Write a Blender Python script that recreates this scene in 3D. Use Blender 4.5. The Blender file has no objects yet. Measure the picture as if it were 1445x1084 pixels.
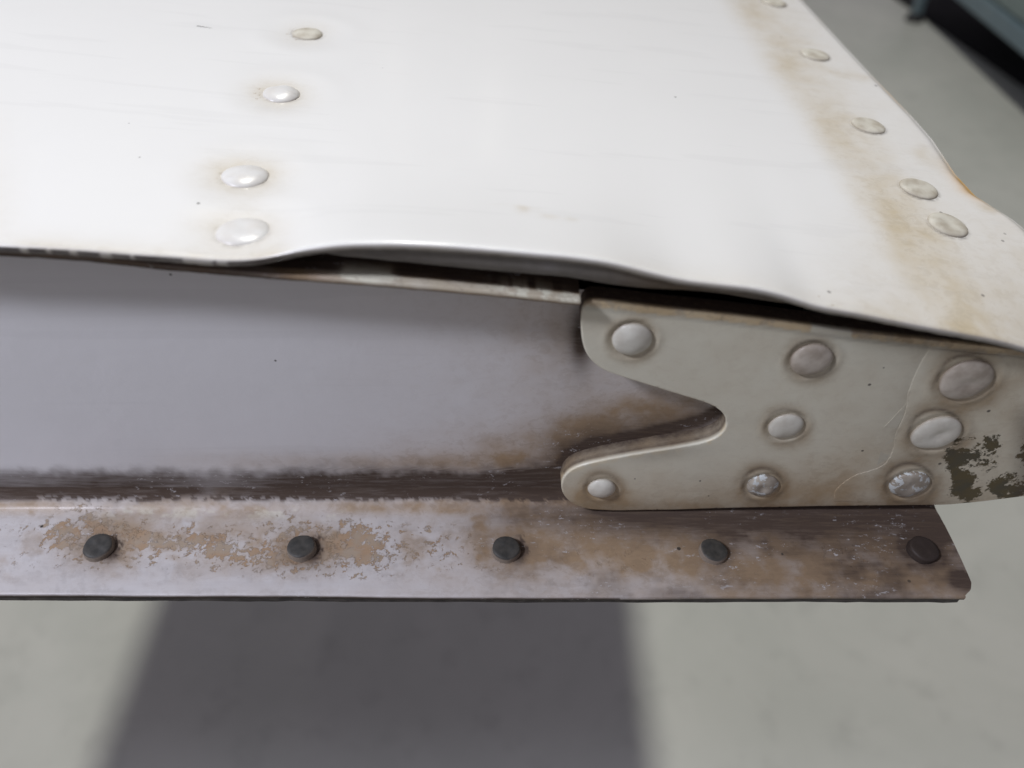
import bpy, bmesh, math, random
import numpy as np
from mathutils import Vector, Matrix
from mathutils.geometry import delaunay_2d_cdt

random.seed(7); np.random.seed(7)
S = bpy.context.scene
COL = S.collection
R = math.radians

# ------------------------------------------------------------------ camera
PITCH = 44.5; FPX = 1080.0; CX, CY = 722.5, 542.0; CAMZ = 1.0
cd = bpy.data.cameras.new('camera'); cam = bpy.data.objects.new('camera', cd); COL.objects.link(cam)
cam.location = (0, 0, CAMZ); cam.rotation_euler = (R(90 - PITCH), 0, 0)
cd.sensor_width = 36.0; cd.lens = FPX / 1445.0 * 36.0
cd.clip_start = 0.005; cd.clip_end = 100
cd.dof.use_dof = True; cd.dof.focus_distance = 0.146; cd.dof.aperture_fstop = 13.0
cd.dof.aperture_blades = 0
S.camera = cam
S.render.resolution_x = 1024; S.render.resolution_y = 768

# ------------------------------------------------------------------ world + lamps (indoor: a hangar with ceiling tubes)
w = bpy.data.worlds.new('World'); S.world = w; w.use_nodes = True
bg = w.node_tree.nodes['Background']
bg.inputs[0].default_value = (0.92, 0.855, 1.0, 1); bg.inputs[1].default_value = 0.182

def area(name, loc, target, sx, sy, power, colr):
    l = bpy.data.lights.new(name, 'AREA'); l.shape = 'RECTANGLE'; l.size = sx; l.size_y = sy
    l.energy = power; l.color = colr
    o = bpy.data.objects.new(name, l); COL.objects.link(o); o.location = loc
    d = Vector(target) - Vector(loc)
    o.rotation_euler = d.to_track_quat('-Z', 'Y').to_euler()
    return o
area('ceiling_lamp', (-0.22, 1.75, CAMZ + 3.0), (-0.1, 0.6, 0), 0.16, 0.5, 71, (1.0, 0.99, 0.905))
area('side_window_lamp', (-0.39, -0.075, CAMZ + 0.345), (-0.02, 0.10, CAMZ - 0.1), 0.07, 0.07, 2.45, (0.84, 0.86, 1.0))
area('far_ceiling_lamp', (-0.62, 8.0, CAMZ + 3.2), (0, 0.2, CAMZ - 0.1), 0.20, 0.20, 0.2, (1.0, 0.93, 0.80))
area('far_ceiling_lamp', (0.46, 8.0, CAMZ + 3.3), (0, 0.2, CAMZ - 0.1), 0.20, 0.20, 0.35, (1.0, 0.93, 0.80))
area('mid_ceiling_lamp', (-1.1, 3.4, CAMZ + 3.0), (0, 0.2, CAMZ - 0.1), 0.15, 0.15, 1.6, (1.0, 0.95, 0.84))
S.view_settings.view_transform = 'Standard'; S.view_settings.look = 'None'
S.view_settings.exposure = 0.12; S.view_settings.gamma = 1.0

# ------------------------------------------------------------------ measuring helpers (photo point -> point on a real plane)
cp, sp = math.cos(R(PITCH)), math.sin(R(PITCH))
def ray(px, py):
    u = (px - CX) / FPX; v = (CY - py) / FPX
    return np.array([u, cp + v * sp, -sp + v * cp])
def on_y(px, py, y):
    d = ray(px, py); k = y / d[1]
    return np.array([d[0] * k, y, CAMZ + d[2] * k])
def on_z(px, py, z):
    d = ray(px, py); k = (z - CAMZ) / d[2]
    return np.array([d[0] * k, d[1] * k, z])
def proj(P):
    P = np.asarray(P, float); x = P[..., 0]; y = P[..., 1]; z = P[..., 2] - CAMZ
    Z = y * cp - z * sp; V = y * sp + z * cp
    Z = np.maximum(Z, 1e-4)
    return CX + FPX * x / Z, CY - FPX * V / Z

YE = 0.0905      # skin front edge
YW = 0.0975      # rib web face
YR = 0.0915      # front of the rib's top rim
YP = 0.0940      # gusset plate face
ZF = CAMZ - 0.130  # flange top
ZFLOOR = 0.0

# ------------------------------------------------------------------ object helpers
def mesh_obj(name, verts, faces, mat, parent=None, smooth=True, mask=None):
    me = bpy.data.meshes.new(name)
    me.from_pydata([tuple(v) for v in verts], [], [tuple(f) for f in faces])
    me.update()
    if smooth: me.polygons.foreach_set('use_smooth', [True] * len(me.polygons))
    me.materials.append(mat)
    if mask is not None:
        a = me.color_attributes.new('mask', 'FLOAT_COLOR', 'POINT')
        a.data.foreach_set('color', np.clip(mask, 0, 1).astype(np.float32).ravel())
    o = bpy.data.objects.new(name, me); COL.objects.link(o)
    if parent: o.parent = parent
    return o
def empty(name, loc, label, cat, group=None):
    o = bpy.data.objects.new(name, None); COL.objects.link(o); o.location = loc
    o.empty_display_size = 0.05
    o['label'] = label; o['category'] = cat
    if group: o['group'] = group
    return o
def put(o, root):
    """parent keeping world position (all geometry is written in world coordinates)"""
    o.parent = root
    o.matrix_parent_inverse = Matrix.Translation(-Vector(root.location))
    return o
def grid_faces(nr, nc):
    i = np.arange(nr * nc).reshape(nr, nc)
    return np.stack([i[:-1, :-1], i[:-1, 1:], i[1:, 1:], i[1:, :-1]], -1).reshape(-1, 4)

# ------------------------------------------------------------------ stain painting helpers (values live on the surface)
def blob(x, y, cx, cy, rx, ry, rot=0, p=2.0):
    c, s = math.cos(R(rot)), math.sin(R(rot))
    dx, dy = x - cx, y - cy
    a = (dx * c + dy * s) / rx; b = (-dx * s + dy * c) / ry
    return np.exp(-np.power(np.sqrt(a * a + b * b) + 1e-9, p))
def pdist(x, y, pts):
    d = np.full(np.shape(x), 1e9)
    for (x0, y0), (x1, y1) in zip(pts[:-1], pts[1:]):
        vx, vy = x1 - x0, y1 - y0; L = vx * vx + vy * vy + 1e-12
        t = np.clip(((x - x0) * vx + (y - y0) * vy) / L, 0, 1)
        d = np.minimum(d, np.hypot(x - x0 - t * vx, y - y0 - t * vy))
    return d
def line(x, y, pts, wd, p=2.0): return np.exp(-np.power(pdist(x, y, pts) / wd + 1e-9, p))
def sstep(a, b, x):
    t = np.clip((x - a) / (b - a), 0, 1); return t * t * (3 - 2 * t)
def vnoise(x, y, s, seed=0):
    """smooth value noise"""
    rs = np.random.RandomState(seed); T = rs.rand(64, 64)
    X = x / s + 1000; Y = y / s + 1000
    i = np.floor(X).astype(int); j = np.floor(Y).astype(int)
    fx = X - i; fy = Y - j; fx = fx * fx * (3 - 2 * fx); fy = fy * fy * (3 - 2 * fy)
    g = lambda a, b: T[a % 64, b % 64]
    return (g(i, j) * (1 - fx) + g(i + 1, j) * fx) * (1 - fy) + (g(i, j + 1) * (1 - fx) + g(i + 1, j + 1) * fx) * fy
def fbm(x, y, s, seed=0, o=4):
    r = 0; a = 0.5; t = 0
    for k in range(o):
        r = r + a * vnoise(x, y, s / 2 ** k, seed + k); t += a; a *= 0.55
    return r / t

# ------------------------------------------------------------------ material builder
class NT:
    def __init__(s, name):
        s.m = bpy.data.materials.new(name); s.m.use_nodes = True
        s.t = s.m.node_tree; s.b = s.t.nodes['Principled BSDF']
        s.geo = s.n('ShaderNodeNewGeometry').outputs['Position']
    def n(s, t): return s.t.nodes.new(t)
    def L(s, a, b): s.t.links.new(a, b)
    def set(s, sock, v):
        if isinstance(v, bpy.types.NodeSocket): s.L(v, sock)
        elif isinstance(v, (tuple, list)) and len(v) == 3 and sock.type == 'RGBA': sock.default_value = (*v, 1)
        else: sock.default_value = v
    def math(s, op, a, b=0.0, c=None, clamp=False):
        n = s.n('ShaderNodeMath'); n.operation = op; n.use_clamp = clamp
        s.set(n.inputs[0], a); s.set(n.inputs[1], b)
        if c is not None: s.set(n.inputs[2], c)
        return n.outputs[0]
    def mix(s, f, a, b, mode='MIX'):
        n = s.n('ShaderNodeMix'); n.data_type = 'RGBA'; n.blend_type = mode; n.clamp_factor = True
        s.set(n.inputs[0], f); s.set(n.inputs[6], a); s.set(n.inputs[7], b)
        return n.outputs[2]
    def noise(s, scale, detail=4, rough=0.55, stretch=(1, 1, 1), off=(0, 0, 0), dist=0.0):
        mp = s.n('ShaderNodeMapping'); s.L(s.geo, mp.inputs[0])
        mp.inputs['Scale'].default_value = stretch; mp.inputs['Location'].default_value = off
        n = s.n('ShaderNodeTexNoise'); s.L(mp.outputs[0], n.inputs['Vector'])
        n.inputs['Scale'].default_value = scale; n.inputs['Detail'].default_value = detail
        n.inputs['Roughness'].default_value = rough; n.inputs['Distortion'].default_value = dist
        return n.outputs['Fac']
    def ramp(s, v, lo, hi, a=0.0, b=1.0):
        n = s.n('ShaderNodeMapRange'); n.interpolation_type = 'SMOOTHSTEP'
        s.set(n.inputs[0], v); s.set(n.inputs[1], lo); s.set(n.inputs[2], hi); s.set(n.inputs[3], a); s.set(n.inputs[4], b)
        return n.outputs[0]
    def mask(s):
        a = s.n('ShaderNodeAttribute'); a.attribute_name = 'mask'
        p = s.n('ShaderNodeSeparateColor'); s.L(a.outputs['Color'], p.inputs[0])
        return p.outputs[0], p.outputs[1], p.outputs[2], a.outputs['Alpha']
    def speck(s, P, r):
        n = s.n('ShaderNodeVectorMath'); n.operation = 'DISTANCE'; s.L(s.geo, n.inputs[0]); n.inputs[1].default_value = tuple(P)
        return s.ramp(n.outputs['Value'], r * 0.6, r, 1, 0)
    def bump(s, h, strength, dist):
        n = s.n('ShaderNodeBump'); n.inputs['Strength'].default_value = strength; n.inputs['Distance'].default_value = dist
        s.L(h, n.inputs['Height']); s.L(n.outputs[0], s.b.inputs['Normal']); return n
    def out(s, color, rough, metal=0.0, spec=0.5, coat=0.0):
        s.set(s.b.inputs['Base Color'], color); s.set(s.b.inputs['Roughness'], rough)
        s.set(s.b.inputs['Metallic'], metal); s.b.inputs['Specular IOR Level'].default_value = spec
        s.b.inputs['Coat Weight'].default_value = coat; s.b.inputs['Coat Roughness'].default_value = 0.15
        return s.m

def painted(name, paint, tan, grime, chipc, chipc2, extra, rough=0.34, specks=(), flecks=0.0, coat=0.15, chipscale=420, grimestretch=(.25, 1, 1), bumpd=0.00012, blotch=.25, wear=.07):  # grime is also the colour of the painted shade
    """paint with masks: R grime and painted shade, G tan staining, B flaking probability, A second paint colour"""
    t = NT(name); r_, g_, b_, a_ = t.mask()
    n1 = t.noise(60, 5, .6); n2 = t.noise(900, 4, .6); n3 = t.noise(chipscale, 8, .74, dist=.25)
    streak = t.noise(1300, 6, .7, stretch=grimestretch)
    c = t.mix(t.ramp(n1, .3, .7, 0, .07), paint, tuple(v * .86 for v in paint))
    gt = t.math('MULTIPLY', g_, t.ramp(t.noise(160, 5, .6), .25, .75, .65, 1.2), clamp=True)
    c = t.mix(gt, c, tan)
    ex = t.math('MULTIPLY', a_, t.ramp(t.noise(330, 3, .5), .25, .5, .75, 1), clamp=True)
    c = t.mix(ex, c, extra)
    scr = t.ramp(t.noise(260, 3, .5, stretch=(.035, 1, 1), off=(1, 7, 3), dist=.15), .60, .66)
    c = t.mix(t.math('MULTIPLY', scr, wear), c, tuple(v * .6 for v in paint))
    dst = t.ramp(t.noise(2600, 3, .6, off=(2, 2, 8)), .70, .74)
    c = t.mix(t.math('MULTIPLY', dst, t.math('MULTIPLY', t.ramp(t.noise(90, 3, .5), .45, .6), wear * 2.5)), c, tan)
    # flaking: b_ sets how much has gone
    th = t.math('SUBTRACT', 1.0, b_)
    thr = t.math('MULTIPLY_ADD', th, 0.22, 0.40)
    bl = t.ramp(t.noise(520, 8, .76, stretch=(.7, 1, 1), off=(9, 2, 4), dist=.6), .53, .545)
    c = t.mix(t.math('MULTIPLY', t.math('MULTIPLY', bl, g_), blotch, clamp=True), c, tuple(v * .72 for v in tan))
    chip = t.ramp(t.math('SUBTRACT', n3, thr), -0.004, 0.012)
    chip = t.math('MULTIPLY', chip, t.ramp(b_, .04, .16))
    cc = t.mix(t.ramp(t.noise(260, 3, .5, off=(3, 1, 2)), .4, .62), chipc, chipc2)
    c = t.mix(chip, c, cc)
    # grime
    gm = t.math('MULTIPLY', r_, t.ramp(streak, .25, .75, .88, 1.10), clamp=True)
    c = t.mix(gm, c, grime)
    if flecks:
        fl = t.ramp(t.noise(1150, 6, .75, stretch=(.5, 1, 1), off=(5, 5, 5)), .60, .63)
        zone = t.math('MULTIPLY', t.ramp(t.noise(120, 2, .5, stretch=(.5, 1, 1)), .45, .6), t.ramp(r_, .15, .4))
        c = t.mix(t.math('MULTIPLY', t.math('MULTIPLY', fl, zone), flecks), c, tuple(min(1, v * .75) for v in paint))
    for P, rr, k in specks:
        c = t.mix(t.math('MULTIPLY', t.speck(P, rr), k), c, (.035, .03, .025))
    rg = t.math('ADD', t.math('MULTIPLY', gm, .35), rough, clamp=True)
    rg = t.math('ADD', rg, t.math('MULTIPLY', chip, .2), clamp=True)
    h = t.math('SUBTRACT', t.math('MULTIPLY', n2, .12), t.math('MULTIPLY', chip, .7))
    h = t.math('ADD', h, t.math('MULTIPLY', t.noise(150, 2, .5), .35))
    t.bump(h, 0.6, bumpd)
    return t.out(c, rg, 0, .5, coat)

WHITE = (.80, .805, .79)
CREAM = (.60, .54, .42)
GRIME = (.045, .034, .028)

# ================================================================== geometry data, measured on the photo
edge_px = [(-700, 300), (-400, 318), (-150, 338), (0, 345), (100, 350), (200, 358), (280, 364), (335, 366), (380, 362), (430, 350), (480, 343), (560, 342),
           (640, 346), (720, 353), (800, 360), (860, 368), (915, 382), (960, 393), (1010, 399), (1060, 404), (1105, 414), (1150, 430),
           (1210, 440), (1300, 458), (1400, 476), (1445, 488), (1500, 505), (1600, 540)]
E = np.array([on_y(a, b, YE) for a, b in edge_px])
def smooth_interp(xs, zs, x):
    x = np.asarray(x, float); r = 0; W = 0
    for k in np.linspace(-1, 1, 7):
        wt = math.exp(-2.0 * k * k); r = r + wt * np.interp(x + k * 0.0034, xs, zs); W += wt
    return r / W
SL = -0.098; X0 = -0.0751; Z0 = on_y(0, 345, YE)[2]
def base_z(x): return Z0 + SL * (np.asarray(x) - X0)
def edge_z(x):
    x = np.asarray(x, float)
    z = smooth_interp(E[:, 0], E[:, 2], x)
    k = sstep(-0.12, -0.09, x)
    return z * k + base_z(x) * (1 - k)
DIMPLES = []
def skin_z(x, y):
    d = np.maximum(y - YE, 0)
    puck = edge_z(x) - base_z(x)
    dec = np.exp(-np.power(d / 0.020, 1.25))
    z = base_z(x) + puck * dec
    z = z + 0.00025 * (fbm(x, y, 0.05, 11, 2) - .5) * sstep(0, .01, d)
    for (dx, dy, amp, rad) in DIMPLES:
        q = ((x - dx) ** 2 + (y - dy) ** 2) / rad ** 2
        z = z - amp * np.exp(-q) + amp * 0.35 * np.exp(-((np.sqrt(q) - 1.7) ** 2) * 4)
    return z
def on_skin(px, py):
    y = 0.12; 
    d = ray(px, py); k = 0.15
    for _ in range(60):
        P = d * k
        zt = float(skin_z(P[0], P[1])) - CAMZ
        k = k * .4 + .6 * (zt / d[2]) if d[2] < 0 else k
    P = d * k
    return np.array([P[0], P[1], CAMZ + P[2]])
skin_rivets_left = [(434, 47, 0), (397, 132, 1), (346, 248, 1), (343, 326, 1)]
skin_rivets_right = [(1092, 4), (1150, 78), (1225, 178), (1296, 267), (1337, 318)]
dl = [on_skin(a, b) for a, b, c in skin_rivets_left]
DIMPLES = [(p[0], p[1], 0.00030, 0.0062) for p in dl]
DR = [on_skin(a, b) for a, b in skin_rivets_right]
right_px = [(1135, 0), (1188, 57), (1240, 112), (1290, 163), (1318, 195), (1350, 243), (1378, 273), (1405, 290), (1432, 307), (1450, 322), (1475, 350), (1498, 395), (1512, 440)]
RE = np.array([on_skin(a, b) for a, b in right_px]); RE = RE[np.argsort(RE[:, 1])]
def right_x(y):
    y = np.asarray(y, float)
    xe = np.interp(y, RE[:, 1], RE[:, 0])
    far = RE[-1, 0] + 0.0 * (y - RE[-1, 1])
    return np.where(y > RE[-1, 1], far, xe)
XL = -0.445      # left end of the panel
YB = 1.35       # far end of the panel

root = empty('aircraft_control_surface', (-0.15, 0.7, CAMZ - 0.131),
             'weathered white riveted aluminium aircraft control surface with stained end rib and puckered skin edge', 'aircraft panel')

# ================================================================== top skin
def nonuni(a, b, dense_a, dense_b, step, n_out):
    parts = []
    if a < dense_a: parts.append(np.linspace(a, dense_a, n_out, endpoint=False))
    parts.append(np.arange(dense_a, dense_b, step))
    if b > dense_b: parts.append(np.linspace(dense_b, b, n_out))
    else: parts.append([b])
    return np.concatenate(parts)
us = np.concatenate([np.linspace(XL, -0.175, 24, endpoint=False), np.linspace(-0.175, 0.07, 470, endpoint=False)])
tail = np.linspace(0, 1, 80)      # from x=0.07 to the right edge
ys = np.concatenate([np.linspace(YE, 0.30, 380, endpoint=False), np.linspace(0.30, YB, 40)])
rows = []
for y in ys:
    rows.append(np.concatenate([us, 0.07 + tail * (float(right_x(y)) - 0.07)]))
Xg = np.array(rows); Yg = np.repeat(ys[:, None], Xg.shape[1], 1)
Zg = skin_z(Xg, Yg)
# the free edge rolls down a little
ed = np.minimum(Yg - YE, 1.0); Zg = Zg - 0.00012 * np.exp(-(ed / 0.0004) ** 2)
er = right_x(Yg) - Xg; Zg = Zg - 0.0006 * np.exp(-(er / 0.0012) ** 2)
PX, PY = proj(np.stack([Xg, Yg, Zg], -1))
nz = fbm(Xg, Yg, .02, 3)
nz2 = fbm(Xg * .4, Yg, .006, 23)
m = np.zeros(Xg.shape + (4,))
bandc = [(1045, -20), (1078, 40), (1118, 110), (1165, 175), (1205, 240), (1240, 300), (1290, 370), (1350, 450)]
bcx = np.interp(PY, [p[1] for p in bandc], [p[0] for p in bandc])
dxb = PX - bcx
G = 0.40 * sstep(-50, 8, dxb) * (1 - .62 * sstep(15, 95, dxb)) * (.8 + .4 * nz)
for k, (a, b) in enumerate(skin_rivets_right):
    G += .34 * blob(PX, PY, a - 34 - k * 3, b + 8, 34 + 5 * k, 24 + 4 * k, 45)
G += .36 * sstep(1080, 1300, PX) * sstep(250, 420, PY)
for (a, b, c), q in zip(skin_rivets_left, (.7, .85, 1.1, 1.25)):
    r_ = np.hypot((PX - a + 4) / 1.0, (PY - b) / .52)
    G += .52 * np.exp(-(np.maximum(r_ - 20 * q, 0) / (30 * q)) ** 1.5) * (c * .6 + .4) * (.5 + nz)
G += .42 * np.exp(-((Yg - YE) / .0022) ** 1.2) * sstep(-50, 60, PX) * (1 - sstep(380, 430, PX))
G += .22 * np.exp(-((Yg - YE) / .004) ** 1.2) * sstep(700, 1000, PX)
G += .30 * sstep(60, -40, PX) * sstep(60, 300, PY) * .5
# smudges in the middle
sm = sstep(.50, .66, nz2)
for a, b, rx, ry in [(645, 265, 30, 5), (690, 280, 22, 5), (738, 294, 10, 7), (775, 300, 14, 10), (808, 308, 9, 6)]:
    G += .45 * blob(PX, PY, a, b, rx, ry, 12) * sm * (1 if a > 700 else .5)
for a, b, rx, ry in [(1185, 105, 24, 5), (1262, 112, 14, 4), (1165, 28, 10, 5), (1215, 108, 18, 5), (1300, 215, 12, 10), (1395, 295, 16, 5), (1330, 232, 25, 10)]:
    G += .35 * blob(PX, PY, a, b, rx, ry, 15)
m[..., 1] = G
for k, p in enumerate(dl + DR):
    q = np.hypot(Xg - p[0], Yg - p[1]); rr = (.0034, .0036, .0038, .0040)[k] if k < 4 else .00372
    ring = np.exp(-((q - rr - .0001) / .00035) ** 2) * sstep(.35, .6, fbm(Xg, Yg, .0015, 600 + k) + .12)
    m[..., 0] += ring * (.30 if k < 4 and k > 0 else .62) * (.45 + .55 * (np.clip(-(Yg - p[1]) / rr, -1, 1)))
m[..., 0] = np.clip(m[..., 0], 0, 1)
m[..., 3] = 1.0 * np.exp(-(er / 0.0026) ** 1.5) * blob(PX, PY, 1366, 262, 36, 30, 45) * 1.2 + .5 * np.exp(-(er / 0.0009) ** 1.5) * blob(PX, PY, 1260, 135, 30, 40, 45)
for (a, b, c) in skin_rivets_left:
    m[..., 2] += .42 * blob(PX, PY, a - 31 * (.65 + .35 * c), b + 2, 9, 8)
m[..., 2] += .25 * blob(PX, PY, 1165, 425, 20, 6, 30)
specks = [(on_skin(a, b), r, k) for a, b, r, k in [(280, 287, .00032, .8), (197, 222, .00025, .5), (953, 137, .0003, .8), (1236, 121, .0004, .9),
          (1102, 53, .0003, .5), (1328, 300, .0004, .6), (1415, 340, .0004, .5), (1233 + 185, 330, .00035, .4), (182, 174, .0002, .4), (888, 47, .0002, .4),
          (660, 500, .0002, .3), (1381, 278, .0004, .8), (1160, 27, .0004, .5), (540, 96, .0002, .3), (1387, 417, .0004, .6), (1170, 412, .0004, .6)]]
# the little scratch at the top left
for k in range(9):
    specks.append((on_skin(279 + k * 2.4, 37 + k * .35 + random.uniform(-.4, .4)), .00034 - .00002 * k, .75))
skin_mat = painted('white_gloss_paint', (.785, .79, .765), (.56, .485, .34), GRIME, (.42, .34, .24), (.50, .44, .34), (.62, .36, .08), rough=.30, specks=specks, coat=.35, bumpd=.00005, chipscale=1300)
nr, nc = Xg.shape
top = np.stack([Xg, Yg, Zg], -1)
TH = 0.0011
# front edge thickness rows and underside
f1 = top[0].copy(); f1[:, 2] -= .00035; f1[:, 1] -= .0002
f2 = top[0].copy(); f2[:, 2] -= TH; f2[:, 1] -= .0001
f2[:, 2] += .00022 * (fbm(f2[:, 0], f2[:, 0] * 0, .0012, 5) - .5)
f3 = top[0].copy(); f3[:, 2] -= TH; f3[:, 1] += .004
und = []
for q in np.concatenate([[nr - 1], np.arange(nr - 30, 380, -4), np.arange(378, 8, -6)]):
    f = top[q].copy(); f[:, 2] -= TH; f[:, 0] = np.minimum(f[:, 0], f[-1, 0] - .0002); und.append(f)
NU = len(und) + 3
V = np.concatenate([np.stack(und + [f3, f2, f1]), top]).reshape(-1, 3)
mm = np.zeros((NU,) + m[0].shape)
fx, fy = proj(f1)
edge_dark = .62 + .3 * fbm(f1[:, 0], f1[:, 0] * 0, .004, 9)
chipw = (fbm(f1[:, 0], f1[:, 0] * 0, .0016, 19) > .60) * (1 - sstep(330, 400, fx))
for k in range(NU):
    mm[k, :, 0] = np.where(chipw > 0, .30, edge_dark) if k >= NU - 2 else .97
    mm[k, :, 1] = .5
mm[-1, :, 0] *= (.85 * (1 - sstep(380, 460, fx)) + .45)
M = np.concatenate([mm, m]).reshape(-1, 4)
skin = put(mesh_obj('top_skin', V, grid_faces(nr + NU, nc), skin_mat, mask=M), root)
# right-hand edge thickness
RV = []; 
for k in range(len(ys)):
    p = top[k, -1]; RV += [p, p - (0, 0, .0006) + np.array((.00005, 0, 0)), p - np.array((.0001, 0, TH)), p - np.array((.0006, 0, TH))]
edge_mat = NT('bare_metal_edge'); n = edge_mat.noise(700, 4, .6)
edge_mat = edge_mat.out(edge_mat.mix(edge_mat.ramp(n, .35, .65), (.55, .42, .24), (.66, .62, .52)), .5, 0)
put(mesh_obj('skin_side_edge', np.array(RV), grid_faces(len(ys), 4), edge_mat), root)

# ================================================================== strip under the skin edge (the grey lip seen in the open gap)
strip_top = [(447, 350), (480, 345), (560, 344), (640, 348), (720, 355), (800, 362), (860, 370), (915, 384), (960, 395), (1010, 401), (1060, 406), (1110, 417), (1150, 430), (1170, 436)]
strip_bot = [(447, 357), (480, 362), (560, 370), (640, 378), (720, 385), (800, 392), (860, 402), (915, 408), (960, 410), (1010, 414), (1060, 422), (1110, 429), (1150, 434), (1170, 438)]
ST = np.array([on_y(a, b, YE + .0006) for a, b in strip_top]); SB = np.array([on_y(a, b, YE + .0009) for a, b in strip_bot])
xs = np.linspace(ST[0, 0], ST[-1, 0], 260)
zt = np.minimum(smooth_interp(ST[:, 0], ST[:, 2], xs), edge_z(xs) - TH * .6) ; zb = np.interp(xs, SB[:, 0], SB[:, 2]) + .00018 * (fbm(xs, xs * 0, .003, 4) - .5)
zb = np.minimum(zb, zt - .0003)
rws = [(YE + .0006 + 0 * xs, zt), (YE + .0005 + 0 * xs, zt * .6 + zb * .4), (YE + .0007 + 0 * xs, zb + .0003), (YE + .0011 + 0 * xs, zb), (YE + .006 + 0 * xs, zb - .0002), (YE + .012 + 0 * xs, zb + .001)]
V = np.stack([np.stack([xs, a, np.minimum(b, skin_z(xs, a) - TH * .6 - (.0006 if q > 3 else 0))], -1) for q, (a, b) in enumerate(rws)])
m = np.zeros(V.shape[:2] + (4,)); px, py = proj(V)
m[..., 1] = .25 + .65 * sstep(800, 980, px); m[..., 0] = .60 - .08 * sstep(540, 700, px) + .25 * (fbm(px, py, 30, 2) - .5) + .15 * sstep(900, 1150, px)
m[..., 3] = 0.8 * blob(px, py, 458, 351, 15, 6, p=4) + .35 * blob(px, py, 775, 372, 14, 4) + .25 * blob(px, py, 745, 368, 8, 3)
strip_mat = painted('grey_edge_strip', (.40, .40, .375), (.24, .18, .11), GRIME, (.2, .2, .18), (.3, .3, .3), (.75, .75, .78), rough=.5, coat=0)
put(mesh_obj('edge_strip', V.reshape(-1, 3), grid_faces(len(rws), len(xs)), strip_mat, mask=m.reshape(-1, 4)), root)

# ================================================================== end rib: top flange, web, bend, bottom flange
web_top_px = [(-300, 335), (0, 362), (110, 369), (240, 383), (400, 396), (500, 403), (600, 411), (700, 420), (815, 432)]
WT = np.array([on_y(a, b, YR) for a, b in web_top_px])
def web_top(x): return np.interp(x, WT[:, 0], WT[:, 2]) + np.where(np.asarray(x) > WT[-1, 0], (np.asarray(x) - WT[-1, 0]) * -.14, 0) + np.where(np.asarray(x) < WT[0, 0], (np.asarray(x) - WT[0, 0]) * SL, 0)
NX = 560
PT = np.array([on_y(a, b, YP) for a, b in [(822, 423), (920, 434), (1060, 449), (1143, 460), (1210, 469), (1300, 478), (1445, 494), (1520, 504)]])
def plate_top(x): return np.interp(x, PT[:, 0], PT[:, 2])
fl_end = [(1316, 716), (1326, 728), (1334, 742), (1346, 766), (1358, 792), (1367, 812), (1371, 822), (1370, 832), (1362, 839)]
FE = np.array([on_z(a, b, ZF) for a, b in fl_end])
def flange_xr(y): 
    o = np.argsort(FE[:, 1]); return float(np.interp(y, FE[o, 1], FE[o, 0]))
YO = float(on_z(700, 842, ZF)[1])     # flange outer edge
prof = []      # (kind, y, tz)   z = top + tz*(bottom - top) on the web
rad = 0.0046
for y_ in (YW + .014, YW + .008, YW + .004, YW + .001, YW - .001, YR + .0022, YR + .0018, YR + .0014, YR + .0011, YR + .0008, YR + .0005, YR + .00025): prof.append(('t', y_, .0011))
for y_, z_ in ((YR + .00008, .00105), (YR, .0009), (YR, .0006), (YR, .0003), (YR + .00008, .00005), (YR + .0003, 0), (YR + .0015, 0), (YW - .0002, 0)): prof.append(('e', y_, z_))
for k in np.linspace(0, 1, 84): prof.append(('w', YW, k))
for a in np.linspace(4, 88, 22): prof.append(('b', YW - rad * (1 - math.cos(R(a))), -rad * math.sin(R(a))))
for y_ in np.linspace(YW - rad - .0003, YO + .0004, 40): prof.append(('f', y_, 0.0))
prof += [('f', YO + .0001, -.0001), ('f', YO, -.0005), ('f', YO + .0001, -.0011), ('f', YO + .003, -.00112), ('f', YW, -.00112)]
rows = []
XT = float(on_y(818, 430, YR)[0])
for kind, y_, tz in prof:
    if kind in 'te': xr = .094
    elif kind == 'w': xr = 0.094 if tz < .90 else flange_xr(YW)
    elif kind == 'b': xr = flange_xr(y_)
    else: xr = flange_xr(y_)
    xl = XL + .01
    x = np.concatenate([np.linspace(xl, -.10, 20, endpoint=False), np.linspace(-.10, xr, NX)])
    wob = .00022 * (vnoise(x, x * 0, .03, 31) - .5)
    ztop = web_top(x); zbot = ZF + rad
    ztop_w = np.where(x > XT, plate_top(x) - .0007, ztop) if kind == 'w' else ztop
    if kind in 'te': z = ztop + tz + (.00022 * (fbm(x, x * 0, .0018, 77) - .5) if kind == 'e' and tz < .0004 else 0); y = np.full_like(x, y_)
    elif kind == 'w': z = ztop_w + (zbot - ztop_w) * tz; y = np.full_like(x, y_) + .0004 * math.sin(tz * math.pi) * np.sin(x * 38 + 1)
    elif kind == 'b': z = zbot + tz + wob * .5; y = np.full_like(x, y_)
    else:
        z = ZF + tz + wob; y = np.full_like(x, y_)
        k_ = np.clip((YW - rad - y_) / (YW - rad - YO), 0, 1)
        y = y + k_ * (.0007 * sstep(.1, -.12, x) ** 1 - .00022 * np.exp(-((x - .015) / .05) ** 2)) + k_ ** 4 * .0003 * (fbm(x, x * 0, .012, 8) - .5)
        z = z - .0005 * k_ * sstep(.06, .0, x)
    rows.append(np.stack([x, y, z], -1))
V = np.stack(rows); px, py = proj(V); kinds = np.array([p[0] for p in prof])
isT = np.isin(kinds, ['t', 'e'])[:, None]; isW = (kinds == 'w')[:, None]; isF = ((kinds == 'f') | (kinds == 'b'))[:, None]
n1 = fbm(px, py * 2.0, 60, 41); n2 = fbm(px, py * 1.5, 16, 51)
m = np.zeros(V.shape[:2] + (4,))
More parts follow.
